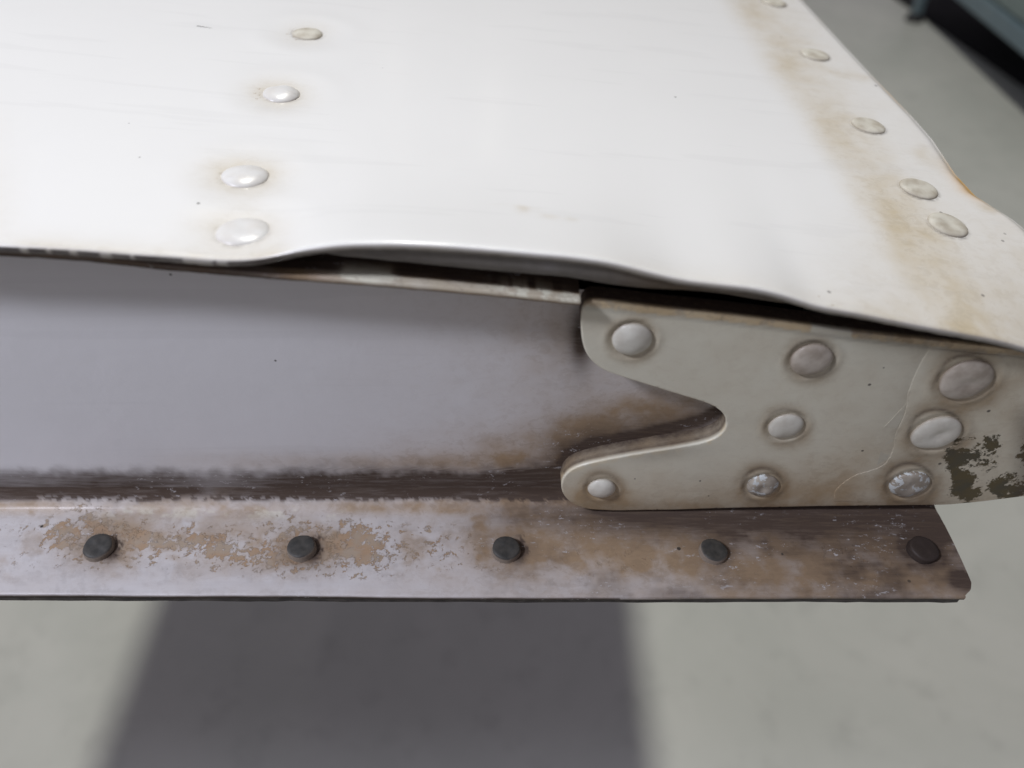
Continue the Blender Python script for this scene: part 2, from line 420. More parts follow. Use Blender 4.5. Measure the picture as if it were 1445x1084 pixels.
# --- grime, and shade painted onto the rim inside the gap
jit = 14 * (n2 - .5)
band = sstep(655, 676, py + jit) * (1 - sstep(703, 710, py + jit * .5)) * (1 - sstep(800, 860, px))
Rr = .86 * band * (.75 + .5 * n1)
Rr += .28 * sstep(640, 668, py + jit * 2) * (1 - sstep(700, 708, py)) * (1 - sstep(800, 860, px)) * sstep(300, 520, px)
pl_curve = [(700, 668), (760, 650), (792, 628), (840, 606), (900, 592), (970, 578), (1015, 570)]
dn = pdist(px, py, [(720, 690), (775, 665), (800, 634), (840, 622), (900, 612), (960, 600), (1010, 590)])
Rr += .42 * np.exp(-(dn / 20) ** 1.6) * (.6 + .8 * n2) * isW * (px < 1050) * sstep(700, 770, px)
Rr += .9 * np.exp(-(pdist(px, py, [(787, 668), (800, 645), (830, 629), (900, 613), (950, 603), (990, 592), (1012, 578)]) / 6) ** 2) * isW
Rr += .40 * np.exp(-(dn / 40) ** 1.6) * (.5 + .9 * n1) * isW * sstep(690, 770, px)
Rr += .85 * blob(px, py, 820, 478, 16, 44, 0, 2.5) * isW
Rr += .22 * blob(px, py, 808, 480, 40, 60, 0, 2) * isW
d_top = (V[..., 2] - web_top(V[..., 0])) / -.001      # mm below the web top
jag = (.6 + 1.3 * fbm(px, px * 0, 22, 61)) * (1.0 - .5 * sstep(330, 560, px))
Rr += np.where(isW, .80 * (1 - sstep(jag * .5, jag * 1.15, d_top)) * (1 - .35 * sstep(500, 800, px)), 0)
back = np.clip((V[..., 1] - YR) / .001, 0, 99); low_e = isT & (V[..., 2] < web_top(V[..., 0]) + .0005)
Rr += np.where(isT, .95 * sstep(1.2, 2.2, back) + .80 * (1 - sstep(330, 470, px)) + np.where(low_e, .55 + .5 * (n2 - .4), 0), 0)  # rim's back and lower side darkened for shade as well as grime
# flange grime
Fz = isF * 1.0
Rr += Fz * (.36 * blob(px, py, 900, 738, 190, 26, 0, 2.4) + .26 * sstep(760, 950, px) * (1 - sstep(735, 800, py)) + .26 * blob(px, py, 1210, 768, 150, 40, 4, 3) + .22 * sstep(860, 1150, px) * (.6 + .8 * n1))
Gg0 = Fz * .8 * sstep(850, 1100, px) * (1 - sstep(780, 835, py) * .6)
Rr += Fz * .30 * sstep(560, 800, px) * (1 - sstep(722, 760, py))
Rr += Fz * .35 * np.exp(-((py - 727) / 7) ** 2) * sstep(830, 900, px) * (n2 + .3)
Rr += .40 * Fz * sstep(.45, .70, n1) * sstep(640, 900, px) * .6
Rr += Fz * .75 * blob(px, py, 1360, 820, 26, 16, 20, 3)
for a, b in [(139, 770), (425, 771), (713, 772), (1006, 775), (1300, 774)]:
    Rr += Fz * (.8 * blob(px, py, a + 16, b + 6, 14, 17, 0, 3) * (1 if a < 900 else .4) + .25 * blob(px, py, a, b + 4, 36, 30))
Rr += Fz * .9 * blob(px, py, 1284, 768, 14, 15, 0, 3)
edgeY = (V[..., 1] - YO) / .001
dark_edge = Fz * (V[..., 2] < ZF - .00035 - .0005)
Rr = np.maximum(Rr, dark_edge * .92 * np.where((px > 85) & (px < 382), .5 + .5 * (kinds == 'f')[:, None] * (V[..., 2] < ZF - .0009), 1))
# --- tan staining
Gg = .9 * blob(px, py, 890, 596, 150, 44, -14, 2) * isW + .40 * blob(px, py, 700, 640, 190, 34, -6, 2) * isW
Gg += .38 * blob(px, py, 800, 470, 90, 80) * isW + .15 * sstep(350, 750, px) * isW
Gg += .30 * np.exp(-((py - 652) / 14) ** 2) * sstep(150, 400, px) * isW
Gg += Gg0 + Fz * (.62 * np.exp(-((py - 716) / 11) ** 2) * (.6 * sstep(420, 520, px) + .5 * (1 - sstep(80, 140, px)) + .60) + .6 * sstep(620, 900, px) * (1 - sstep(760, 830, py)) + .30 * sstep(400, 900, px) + .22 + .35 * sstep(.45, .65, fbm(px, py * 1.4, 45, 411)) * (1 - sstep(795, 830, py)))
for a, b in [(139, 770), (425, 771), (713, 772)]: Gg += Fz * .6 * blob(px, py, a + 4, b, 58, 38, 0, 3)
Gg += Fz * .5 * blob(px, py, 250, 765, 160, 14, 0, 3) * sstep(.4, .6, n2)
Gg += np.where(isT, .95, 0)
# --- flaking
Bb = Fz * (.10 * (1 - sstep(500, 750, px)) * sstep(730, 750, py) * (1 - sstep(800, 826, py)))
for a, b, rx, ry, k in [(120, 735, 40, 22, .55), (175, 765, 55, 30, .50), (70, 748, 60, 10, .40), (240, 762, 70, 12, .50), (330, 778, 60, 14, .42), (440, 745, 50, 25, .40),
                        (490, 780, 55, 30, .66), (300, 770, 90, 30, .30), (520, 762, 40, 30, .40), (380, 800, 60, 14, .25), (90, 770, 25, 20, .45), (400, 770, 30, 30, .45), (620, 770, 60, 30, .22), (860, 790, 120, 18, .18), (1215, 780, 60, 26, .22), (1110, 760, 60, 20, .12), (700, 800, 200, 14, .10)]:
    Bb += Fz * k * blob(px, py, a, b, rx, ry, 6, 2.5)
# --- bright bits (white chips along the top bend, highlights of bare paint in the trough)
Aa = np.where(isT | (isW & (d_top < 1.2)), 1.3 * blob(px, py, 518, 388, 42, 10, 5, 6) + .9 * sstep(.42, .55, n2) * blob(px, py, 755, 412, 60, 9, 8, 4) + .4 * blob(px, py, 800, 420, 20, 7, 6, 4) + .55 * sstep(440, 500, px) * (back < 1.5) * ~low_e * (.6 + .6 * n1), 0)
Aa += Fz * .5 * sstep(.44, .56, fbm(px, py * 2.5, 26, 71)) * np.exp(-((py - 724) / 8) ** 2) * (sstep(120, 180, px) * (1 - sstep(460, 520, px)))
Rr = np.where(Aa > .5, Rr * (1 - sstep(.5, .9, Aa)), Rr)
Bb = .84 * Bb * (.45 + 1.1 * fbm(px, py * 1.3, 34, 201)) * (.7 + .6 * fbm(px, py, 11, 202))
Rr = Rr * (1 - .85 * np.clip(np.where(isT | isW, Aa, 0), 0, 1)) + Fz * (.12 + .12 * n1) + Fz * .08 * sstep(.48, .64, fbm(px, py, 9, 311)) * sstep(.35, .6, n1)
for a, b in [(139, 770), (425, 771), (713, 772)]:
    Rr = Rr + Fz * .9 * blob(px, py, a + 24, b - 1, 11, 15, 0, 4) * (fbm(px, py, 5, 500 + a) > .50)
Rr = Rr * (1 - .55 * Fz * (fbm(px, py, 7, 512) > .56) * np.exp(-((py - 706) / 6) ** 2) * (px < 800))
m[..., 0] = Rr; m[..., 1] = Gg; m[..., 2] = Bb; m[..., 3] = Aa
wspecks = [(on_y(389, 508, YW), .00035, .95), (on_y(241, 387, YW), .0003, .8), (on_z(59, 743, ZF), .0004, .95), (on_z(958, 774, ZF), .0005, .95), (on_z(1104, 782, ZF), .0003, .8), (on_z(755, 706, ZF), .0005, .7), (on_z(163, 795, ZF), .0003, .7),
           (on_z(620, 786, ZF), .0003, .4), (on_z(1283, 820, ZF), .0004, .7), (on_z(1015, 700, ZF), .0004, .7)]
rib_mat = painted('weathered_rib_paint', (.80, .80, .805), (.43, .31, .19), (.078, .053, .038), (.47, .325, .20), (.46, .37, .27), (.86, .84, .68), rough=.42, specks=wspecks, flecks=.75, coat=.05, blotch=.32, grimestretch=(.10, 1, 1), chipscale=560, bumpd=.0004)
FR = grid_faces(V.shape[0], V.shape[1]); fr_row = FR[:, 0] // V.shape[1]; te_row = np.isin(kinds, ['t', 'e'])
FR = FR[~(te_row[fr_row] & (V.reshape(-1, 3)[FR].mean(1)[:, 0] > XT))]
put(mesh_obj('end_rib', V.reshape(-1, 3), FR, rib_mat, mask=m.reshape(-1, 4)), root)

# lower skin under the flange + back walls, so that the inside is a closed dark box
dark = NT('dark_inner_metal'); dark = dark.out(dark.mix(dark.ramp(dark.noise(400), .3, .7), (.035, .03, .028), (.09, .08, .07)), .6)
bs = []
ybs = np.concatenate([np.linspace(YO + .0002, YW, 40), [YW + .02, .3, YB]])
for y_ in ybs:
    xr = flange_xr(max(y_, YO)) - .0006 if y_ < YW - .004 else .084
    xx = np.linspace(XL, xr, 200)
    zz = ZF - .0013 - .0005 * sstep(.06, 0, xx) * np.clip((YW - rad - y_) / (YW - rad - YO), 0, 1)
    yy = np.full_like(xx, y_) + (.0007 * sstep(.1, -.12, xx) if y_ < YW - .01 else 0)
    bs.append(np.stack([xx, yy, zz], -1))
bs = np.stack(bs); f0 = bs[0].copy(); f0[:, 2] -= .0012 + .0005 * (fbm(f0[:, 0], f0[:, 0] * 0, .006, 55) - .5); f9 = bs[-1].copy(); f9[:, 2] -= .0008
edge_row = f0.copy(); edge_row[:, 2] += .0001 * (fbm(f0[:, 0], f0[:, 0] * 0, .002, 2) - .5) * 4
V2 = np.concatenate([[f9], [edge_row], bs])
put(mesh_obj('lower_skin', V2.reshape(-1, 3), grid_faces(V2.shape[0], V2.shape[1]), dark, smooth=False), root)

cavity_shade = NT('shaded_cavity_metal'); cavity_shade = cavity_shade.out(cavity_shade.mix(cavity_shade.ramp(cavity_shade.noise(300), .3, .7), (.006, .005, .005), (.018, .015, .013)), .8, 0, .1)  # cavity walls near black: the darkness inside is put into the colour
def box_part(name, lo, hi, mat, bevel=0.0, parent=None):
    bm = bmesh.new(); bmesh.ops.create_cube(bm, size=1.0)
    lo = Vector(lo); hi = Vector(hi)
    for v in bm.verts: v.co = Vector([(lo[i] + hi[i]) / 2 + v.co[i] * (hi[i] - lo[i]) for i in range(3)])
    if bevel: bmesh.ops.bevel(bm, geom=list(bm.edges), offset=bevel, segments=2, affect='EDGES', profile=.5)
    me = bpy.data.meshes.new(name); bm.to_mesh(me); bm.free(); me.materials.append(mat)
    o = bpy.data.objects.new(name, me); COL.objects.link(o)
    if parent: put(o, parent)
    return o
white_plain = NT('white_side_paint'); white_plain = white_plain.out(white_plain.mix(white_plain.ramp(white_plain.noise(40), .3, .7, 0, .3), WHITE, CREAM), .4)
def wall(name, p0, p1, zb_, mat):     # a wall whose top follows the skin
    n_ = 30; vs = []
    for k in range(n_):
        t_ = k / (n_ - 1); x = p0[0] + (p1[0] - p0[0]) * t_; y = p0[1] + (p1[1] - p0[1]) * t_
        vs += [(x, y, zb_), (x, y, float(skin_z(x, y)) - TH - .0002)]
    i = [(2 * k, 2 * k + 2, 2 * k + 3, 2 * k + 1) for k in range(n_ - 1)]
    o = mesh_obj(name, vs, i, mat); put(o, root)
    so = o.modifiers.new('solid', 'SOLIDIFY'); so.thickness = .001; so.offset = 0
wall('side_web', (.0665, YW + .004), (.0665, YB - .002), ZF - .0012, cavity_shade)
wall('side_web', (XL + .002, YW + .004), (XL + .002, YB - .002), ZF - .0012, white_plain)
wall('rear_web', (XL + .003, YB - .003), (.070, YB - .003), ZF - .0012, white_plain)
wall('inner_spar', (XL + .003, YE + .085), (.0655, YE + .085), ZF - .0012, cavity_shade)

# ================================================================== gusset plate
def smooth_poly(pts, step):
    out = []
    n_ = len(pts)
    for i in range(n_):
        p0, p1 = np.array(pts[i]), np.array(pts[(i + 1) % n_]); L = np.linalg.norm(p1 - p0); k = max(1, int(L / step))
        for j in range(k): out.append(p0 + (p1 - p0) * j / k)
    a = np.array(out)
    for _ in range(8): a = (np.roll(a, 1, 0) + 2 * a + np.roll(a, -1, 0)) / 4
    return a
def chaikin_px(pts): return pts
plate_px = [(822, 423), (822, 427), (821, 435), (819, 455), (821, 482), (827, 501), (838, 514), (853, 524), (880, 533), (925, 547), (970, 561), (1003, 571), (1019, 581), (1027, 595), (1023, 609), (1010, 620), (990, 626),
            (950, 633), (905, 640), (860, 648), (823, 656), (803, 664), (793, 676), (791, 690), (797, 703), (810, 713), (828, 719), (870, 721), (950, 720), (1050, 717), (1150, 715), (1250, 714), (1335, 713), (1380, 709), (1445, 701), (1520, 690),
            (1520, 504), (1445, 494), (1300, 478), (1210, 469), (1143, 460), (1060, 449), (920, 434), (840, 424), (832, 423)]
P3 = [on_y(a, b, YP) for a, b in plate_px]
def extrude_plate(name, pts2, y_front, thick, bevel, spacing, mat, maskf, wavef=None):
    """pts2: closed outline in (x,z); front faces -y"""
    o2 = np.array(pts2); nb = len(o2)
    closed = [tuple(p) for p in o2] + [tuple(o2[0])]
    lo, hi = o2.min(0), o2.max(0)
    gx, gz = np.meshgrid(np.arange(lo[0], hi[0], spacing), np.arange(lo[1], hi[1], spacing)); gx = gx.ravel() + np.random.uniform(-.1, .1, gx.size) * spacing; gz = gz.ravel() + np.random.uniform(-.1, .1, gz.size) * spacing
    inside = np.zeros(gx.shape, bool); j = nb - 1
    for i in range(nb):
        xi, zi = o2[i]; xj, zj = o2[j]
        c = ((zi > gz) != (zj > gz)) & (gx < (xj - xi) * (gz - zi) / (zj - zi + 1e-15) + xi)
        inside ^= c; j = i
    dd = pdist(gx, gz, closed)
    keep = inside & (dd > bevel * 1.25)
    ip = np.stack([gx[keep], gz[keep]], -1)
    # inset rings
    tan = np.roll(o2, -1, 0) - np.roll(o2, 1, 0); nrm = np.stack([-tan[:, 1], tan[:, 0]], -1); nrm /= np.linalg.norm(nrm, axis=1)[:, None] + 1e-12
    areaS = np.sum(o2[:, 0] * np.roll(o2[:, 1], -1) - np.roll(o2[:, 0], -1) * o2[:, 1])
    if areaS < 0: nrm = -nrm
    rings = [o2 + nrm * bevel * k for k in (.35, .75, 1.0)]
    pts = np.concatenate([o2] + rings + [ip])
    eds = [(i, (i + 1) % nb) for i in range(nb)]
    res = delaunay_2d_cdt([Vector(p) for p in pts], eds, [], 1, 1e-9)
    vo = np.array([tuple(v) for v in res[0]]); fo = [list(f) for f in res[2]]
    d = pdist(vo[:, 0], vo[:, 1], closed)
    k = np.clip(1 - d / bevel, 0, 1); yb_ = bevel * (1 - np.sqrt(np.clip(1 - k * k, 0, 1)))
    yv = y_front + yb_
    if wavef is not None: yv = yv + wavef(vo[:, 0], vo[:, 1])
    V = np.stack([vo[:, 0], yv, vo[:, 1]], -1)
    # boundary ring order for the sides: match outline verts to output
    orig = res[3]; idx = {}
    for i, oo in enumerate(orig):
        for q in oo:
            if q < nb and q not in idx: idx[q] = i
    ring = [idx[i] for i in range(nb)]
    faces = [tuple(f) for f in fo]; prev = ring
    for lv in (.25, .5, .75, 1.0):
        n0 = len(V); r1 = V[ring].copy(); r1[:, 1] = r1[:, 1] * (1 - lv) + (y_front + thick) * lv
        V = np.concatenate([V, r1])
        for i in range(nb):
            faces.append((prev[i], n0 + i, n0 + (i + 1) % nb, prev[(i + 1) % nb]))
        prev = [n0 + i for i in range(nb)]
    bm = bmesh.new(); bv = [bm.verts.new(v) for v in V]; 
    for f in faces:
        try: bm.faces.new([bv[q] for q in f])
        except ValueError: pass
    bmesh.ops.recalc_face_normals(bm, faces=bm.faces)
    me = bpy.data.meshes.new(name); bm.to_mesh(me); bm.free()
    me.polygons.foreach_set('use_smooth', [True] * len(me.polygons)); me.materials.append(mat)
    mk = maskf(V); at = me.color_attributes.new('mask', 'FLOAT_COLOR', 'POINT'); at.data.foreach_set('color', np.clip(mk, 0, 1).astype(np.float32).ravel())
    o = bpy.data.objects.new(name, me); COL.objects.link(o); put(o, root)
    return o
plate_rivets = [(892, 479, 3.30, 1.2, 'dome'), (1145, 508, 3.45, 1.1, 'stain'), (1109, 602, 3.15, .85, 'dome'), (849, 689, 2.75, 1.3, 'dome'),
                (1076, 685, 3.15, 1.15, 'chip'), (1363, 536, 4.45, .95, 'dent'), (1321, 611, 4.30, .80, 'dent'), (1283, 683, 3.80, .95, 'chip')]
def plate_mask(V):
    px, py = proj(V); m = np.zeros((len(V), 4)); n1 = fbm(px, py, 70, 81); n2 = fbm(px, py, 20, 82); n3 = fbm(px, py, 12, 83)
    Gv = .34 * (n1 - .25) + .10
    dbot = 714 - py
    low = np.exp(-np.clip(dbot - 2, 0, 999) / 16) 
    Gv += .62 * low * (1 - .35 * sstep(1150, 1300, px)) + .55 * blob(px, py, 845, 700, 46, 26, 0, 2.5)
    Gv += .28 * blob(px, py, 1180, 660, 90, 40, -15) + .30 * sstep(1230, 1400, px) + .35 * blob(px, py, 1150, 690, 160, 28)
    side = V[:, 1] > YP + .00062; depth = np.clip((V[:, 1] - YP) / (YW - YP), 0, 1)
    Gv = np.where(side, .85, Gv)
    Rv = .20 * np.exp(-np.clip(dbot - 1, 0, 999) / 7)
    Rv += .10 * blob(px, py, 1230, 490, 110, 26, 6) + .12 * sstep(1150, 1400, px) * n1
    Rv += .25 * blob(px, py, 935, 640, 60, 10, -6)
    seam = [(1311, 485), (1302, 507), (1294, 522), (1286, 540), (1280, 569), (1268, 603), (1261, 630), (1247, 657), (1208, 669)]
    sx = np.interp(py, [q[1] for q in seam], [q[0] for q in seam])
    Rv += .17 * np.exp(-np.clip(sx - px, 0, 999) / 45) * (px < sx) * (1 - sstep(600, 665, py)) * (.6 + .8 * n1)
    for a, b, r, h, k in plate_rivets:
        r_ = np.hypot(px - a, (py - b) / .86); rr = r * 9.0
        Gv += .38 * np.exp(-((r_ - rr * 1.05) / (rr * .35)) ** 2) 
        Rv += (.55 if k != 'dome' else .42) * np.exp(-((r_ - rr * .99) / 3.2) ** 2) * (.55 + .45 * np.clip(-(py - b) / rr + .3, -1, 1))
        Rv += .16 * np.exp(-((r_ - rr * 1.15) / (rr * .3)) ** 2) * (1 if k != 'dome' else .5)
    # the inside wall of the notch: worn and brown; plate top: tan, its back blackened as the gap's shade
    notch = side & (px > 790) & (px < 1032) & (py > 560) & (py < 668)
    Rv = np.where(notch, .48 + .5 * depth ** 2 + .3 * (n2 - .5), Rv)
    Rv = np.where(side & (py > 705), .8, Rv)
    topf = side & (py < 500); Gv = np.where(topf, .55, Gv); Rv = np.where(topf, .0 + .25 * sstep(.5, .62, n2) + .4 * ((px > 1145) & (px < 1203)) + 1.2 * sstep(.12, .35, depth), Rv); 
    # shard-shaped darker recesses beside the second coat
    def poly(pts):
        ins = np.zeros(px.shape, bool); j = len(pts) - 1
        for i in range(len(pts)):
            xi, yi = pts[i]; xj, yj = pts[j]
            ins ^= ((yi > py) != (yj > py)) & (px < (xj - xi) * (py - yi) / (yj - yi + 1e-12) + xi); j = i
        return ins * 1.0
    # olive primer showing where the coat has broken away, lower right
    B = .0 + .95 * blob(px, py, 1352, 655, 16, 46, -8, 3) + .85 * blob(px, py, 1385, 640, 22, 22, 0, 3) + .75 * blob(px, py, 1365, 690, 26, 22, 0, 3) + .8 * blob(px, py, 1425, 690, 34, 20, -12, 4) + .6 * blob(px, py, 1405, 625, 12, 10, 0, 3) + .6 * blob(px, py, 1445, 640, 16, 22, 0, 3)
    lt = np.interp(px, [822, 920, 1060, 1143, 1210, 1300, 1445, 1520], [423, 434, 449, 460, 469, 478, 494, 504])
    lip = (1 - sstep(7, 10, py - lt)) * ~((px > 1145) & (px < 1203))
    Gv = Gv + lip * .75; Rv = Rv + np.exp(-((py - lt - 11) / 3) ** 2) * .28 * (py > lt); m[:, 3] = 0
    Rv = Rv + .25 * (notch & (depth < .4)) + .45 * sstep(1415, 1450, px) * sstep(560, 600, py)
    A = np.where((lip > .3) & ~side, .55 * (n2 > .45), 0) + np.where(topf & (depth < .2), .6 * (n2 > .3), 0) + .35 * line(px, py, [(805, 664), (850, 652), (910, 641), (960, 634)], 3.2) * sstep(.4, .6, n3 + .05) + .5 * line(px, py, [(1000, 624), (1016, 614), (1024, 600)], 3) * (n3 > .45)
    m[:, 0] = Rv; m[:, 1] = Gv; m[:, 2] = B; m[:, 3] = A
    return m
PZ = np.array([(p[0], p[2]) for p in P3])
outline = smooth_poly([tuple(p) for p in PZ], .0006)
pspecks = [(on_y(a, b, YP), r, .85) for a, b, r in [(1227, 543, .00035), (1395, 580, .0004), (1326, 654, .0004), (896, 676, .0002), (988, 679, .00025), (1247, 519, .0002), (1000, 700, .0002), (1217, 636, .0003)]]
plate_mat = painted('aged_plate_paint', (.84, .835, .69), (.50, .385, .235), (.075, .052, .037), (.115, .088, .034), (.085, .075, .042), (.86, .70, .42), rough=.40, specks=pspecks, coat=.08, chipscale=300, grimestretch=(.6, 1, 1), bumpd=.00022)
def plate_wave(x, z):
    w_ = .00022 * (fbm(x, z, .018, 91, 3) - .5)
    for a, b, r, h, k in plate_rivets:
        p = on_y(a, b, YP); q = np.hypot(x - p[0], z - p[2]) * 1000
        w_ = w_ + .00028 * np.exp(-((q - r * 1.02) / .55) ** 2) - .00012 * np.exp(-((q - r * 1.35) / .5) ** 2)
    return w_
extrude_plate('gusset_plate', outline, YP, YW - YP + .0003, .00028, .0005, plate_mat, plate_mask, plate_wave)

# second coat of sealant lying on the plate's right half, with a broken left edge
layer_px = [(1311, 491), (1302, 507), (1294, 522), (1286, 540), (1280, 555), (1280, 569), (1276, 585), (1268, 603), (1262, 616), (1261, 630), (1256, 643), (1247, 657), (1228, 664), (1208, 669), (1190, 680), (1178, 692), (1176, 708),
            (1250, 710), (1333, 709), (1380, 705), (1440, 697), (1512, 686), (1512, 513), (1445, 504)]
L2 = np.array([on_y(a, b, YP) for a, b in layer_px])[:, [0, 2]]
a_ = []
for i in range(len(L2)):
    p0, p1 = L2[i], L2[(i + 1) % len(L2)]; k = max(1, int(np.linalg.norm(p1 - p0) / .0006))
    for j in range(k): a_.append(p0 + (p1 - p0) * j / k)
a_ = np.array(a_)
for _ in range(3): a_ = (np.roll(a_, 1, 0) + 2 * a_ + np.roll(a_, -1, 0)) / 4
a_ += .00012 * np.stack([vnoise(a_[:, 0], a_[:, 1], .0012, 5) - .5, vnoise(a_[:, 0], a_[:, 1], .0012, 6) - .5], -1)
extrude_plate('sealant_layer', a_, YP - .00004, .00045, .00005, .0005, plate_mat, plate_mask, plate_wave)
# curled paint shards at its edge
def shard(pts_px, tint):
    P = [on_y(a, b, YP - .00008) for a, b in pts_px]; n_ = len(P)
    V = np.array(P + [p + np.array((0, .0004, 0)) for p in P])
    F = [tuple(range(n_))] + [(i, n_ + i, n_ + (i + 1) % n_, (i + 1) % n_) for i in range(n_)]
    mk = np.zeros((len(V), 4)); mk[:, 0] = tint; mk[:, 1] = .25
    put(mesh_obj('paint_shard', V, F, plate_mat, smooth=False, mask=mk), root)
shard([(1279, 570), (1274, 588), (1266, 604), (1248, 603), (1262, 588)], .22)
shard([(1261, 618), (1258, 634), (1252, 648), (1238, 656), (1242, 640), (1250, 626)], .24)

# ================================================================== rivets
def painted_rivet(name, paint, stain, chipc, chipamt, rough=.34, stainamt=.3):
    t = NT(name)
    oi = t.n('ShaderNodeTexCoord').outputs['Object']
    n = t.n('ShaderNodeTexNoise'); t.L(oi, n.inputs['Vector']); n.inputs['Scale'].default_value = 330; n.inputs['Detail'].default_value = 5
    c = t.mix(t.ramp(n.outputs['Fac'], .35, .75, 0, stainamt), paint, stain)
    sep = t.n('ShaderNodeSeparateXYZ'); t.L(oi, sep.inputs[0])
    rim = t.ramp(sep.outputs[2], -.0001, .00045, 1, 0)
    c = t.mix(t.math('MULTIPLY', rim, .55), c, stain)
    ch = t.ramp(t.noise(520, 5, .65, dist=.5), .62 - chipamt, .63 - chipamt + .01) if chipamt > 0 else 0.0
    if chipamt > 0: c = t.mix(ch, c, chipc)
    t.bump(n.outputs['Fac'], .5, .00015)
    return t.out(c, rough, 0, .4, .0)
def rivet_mesh(name, r, h, flat, mat, seed, dent=0.0, skirt=0.0, lump=.03):
    """domed or flat head by turning a profile; z up, base a little below 0"""
    rs = np.random.RandomState(seed); segs = 56; V = []; prof_ = []
    for a in np.linspace(90, 0, 15):
        q = R(a); prof_.append((math.cos(q) ** (1 / flat if flat > 1 else 1) * r if flat > 1 else math.cos(q) * r, math.sin(q) * h))
    prof_.append((r, -.0003))
    if skirt: prof_ = prof_[:-1] + [(r * 1.0, h * skirt * -1)]
    ph = rs.rand(4) * 6.28
    for k, (rr, zz) in enumerate(prof_):
        for s in range(segs):
            t = 2 * math.pi * s / segs
            w_ = 1 + lump * (math.sin(2 * t + ph[0]) * .5 + math.sin(3 * t + ph[1]) * .35 + math.sin(7 * t + ph[2]) * .1)
            x, y = rr * w_ * math.cos(t), rr * w_ * math.sin(t)
            z = zz
            if z > 0:
                z += h * .10 * (vnoise(np.array(x), np.array(y), r * .6, seed) - .5) * 2
                if dent: z -= dent * math.exp(-(((x - r * .1) / (r * .42)) ** 2 + ((y + r * .08) / (r * .3)) ** 2))
            V.append((x, y, z))
    F = [tuple(int(q) for q in f) for f in []]
    n_ = len(prof_)
    for k in range(n_ - 1):
        for s in range(segs):
            a, b = k * segs + s, k * segs + (s + 1) % segs; F.append((a, a + segs, b + segs, b))
    F.append(tuple(range(segs)))
    me = bpy.data.meshes.new(name); me.from_pydata(V, [], F); me.update()
    me.polygons.foreach_set('use_smooth', [True] * len(me.polygons)); me.materials.append(mat)
    return me
def place(me, P, normal, name='rivet', spin=0.0, label=None):
    o = bpy.data.objects.new(name, me); COL.objects.link(o)
    q = Vector(normal).to_track_quat('Z', 'X')
    M = Matrix.Translation(Vector(P)) @ q.to_matrix().to_4x4() @ Matrix.Rotation(spin, 4, 'Z')
    put(o, root); o.matrix_basis = M
    if label: o['label'] = label
    return o
rv_white = painted_rivet('rivet_white_paint', (.70, .70, .675), (.50, .44, .35), (.3, .28, .24), 0, rough=.30)
rv_edge = painted_rivet('rivet_worn_paint', (.57, .55, .47), (.26, .21, .14), (.3, .28, .24), 0, rough=.55, stainamt=.6)
rv_plate = painted_rivet('rivet_plate_paint', (.76, .75, .655), (.30, .235, .16), (.3, .28, .24), 0, rough=.36)
rv_stain = painted_rivet('rivet_stained_paint', (.56, .51, .43), (.24, .185, .13), (.3, .28, .24), 0, rough=.4, stainamt=.6)
rv_chip = painted_rivet('rivet_flaking_paint', (.52, .48, .40), (.16, .12, .08), (.66, .70, .68), .09, rough=.4, stainamt=.6)
nrm_skin = Vector((-SL, 0, 1)).normalized()
def skin_normal(p):
    e = .0008
    zx = (float(skin_z(p[0] + e, p[1])) - float(skin_z(p[0] - e, p[1]))) / (2 * e); zy = (float(skin_z(p[0], p[1] + e)) - float(skin_z(p[0], p[1] - e))) / (2 * e)
    return Vector((-zx, -zy, 1)).normalized()
for k, (a, b, c) in enumerate(skin_rivets_left):
    p = on_skin(a, b + 2); n_ = skin_normal(p)
    r_ = (.0034, .0036, .0038, .0040)[k]
    me = rivet_mesh('rivet', r_, (.0008, .0011, .0010, .0009)[k], 1.0 if k else 1.4, rv_white if k else rv_edge, 10 + k, dent=(0, .0001, 0, .0002)[k])
    place(me, p, n_, spin=k * 1.3, label='smooth white domed rivet head on the top skin' if k else None)
for k, p in enumerate(DR):
    me = rivet_mesh('rivet', .00365, .00065, 2.1, rv_edge, 30 + k, dent=.00014 if k > 1 else .0001, lump=.02)
    place(me, p, skin_normal(p), spin=k * 2.1, label='flat beige worn rivet head near the skin side edge')
# further rivets of both columns beyond the frame
far_step = DR[1] - DR[2]
for k in range(1, 5):
    p = DR[0] + far_step * k; p[2] = float(skin_z(p[0], p[1])); place(rivet_mesh('rivet', .00365, .0008, 1.9, rv_edge, 50 + k), p, nrm_skin)
for k, (a, b, r, h, kind) in enumerate(plate_rivets):
    p = on_y(a, b, YP); p[1] += (.0001 if a < 1250 else -.0001)
    mat = {'dome': rv_plate, 'stain': rv_stain, 'chip': rv_chip, 'dent': rv_stain if a > 1340 else rv_plate}[kind]
    me = rivet_mesh('rivet', r / 1000, h / 1000, 1.0 if kind in ('dome',) else 1.25, mat, 70 + k, dent={'dome': 0, 'stain': .00015, 'chip': .0004, 'dent': .00045}[kind], lump=.02 if kind == 'dome' else .045)
    place(me, p, (0, -1, 0), spin=k * .9, label={'dome': None, 'stain': 'brown stained rivet head near the plate top', 'chip': 'rivet head with flaking white paint', 'dent': 'large flattened rivet head under thick paint'}[kind])
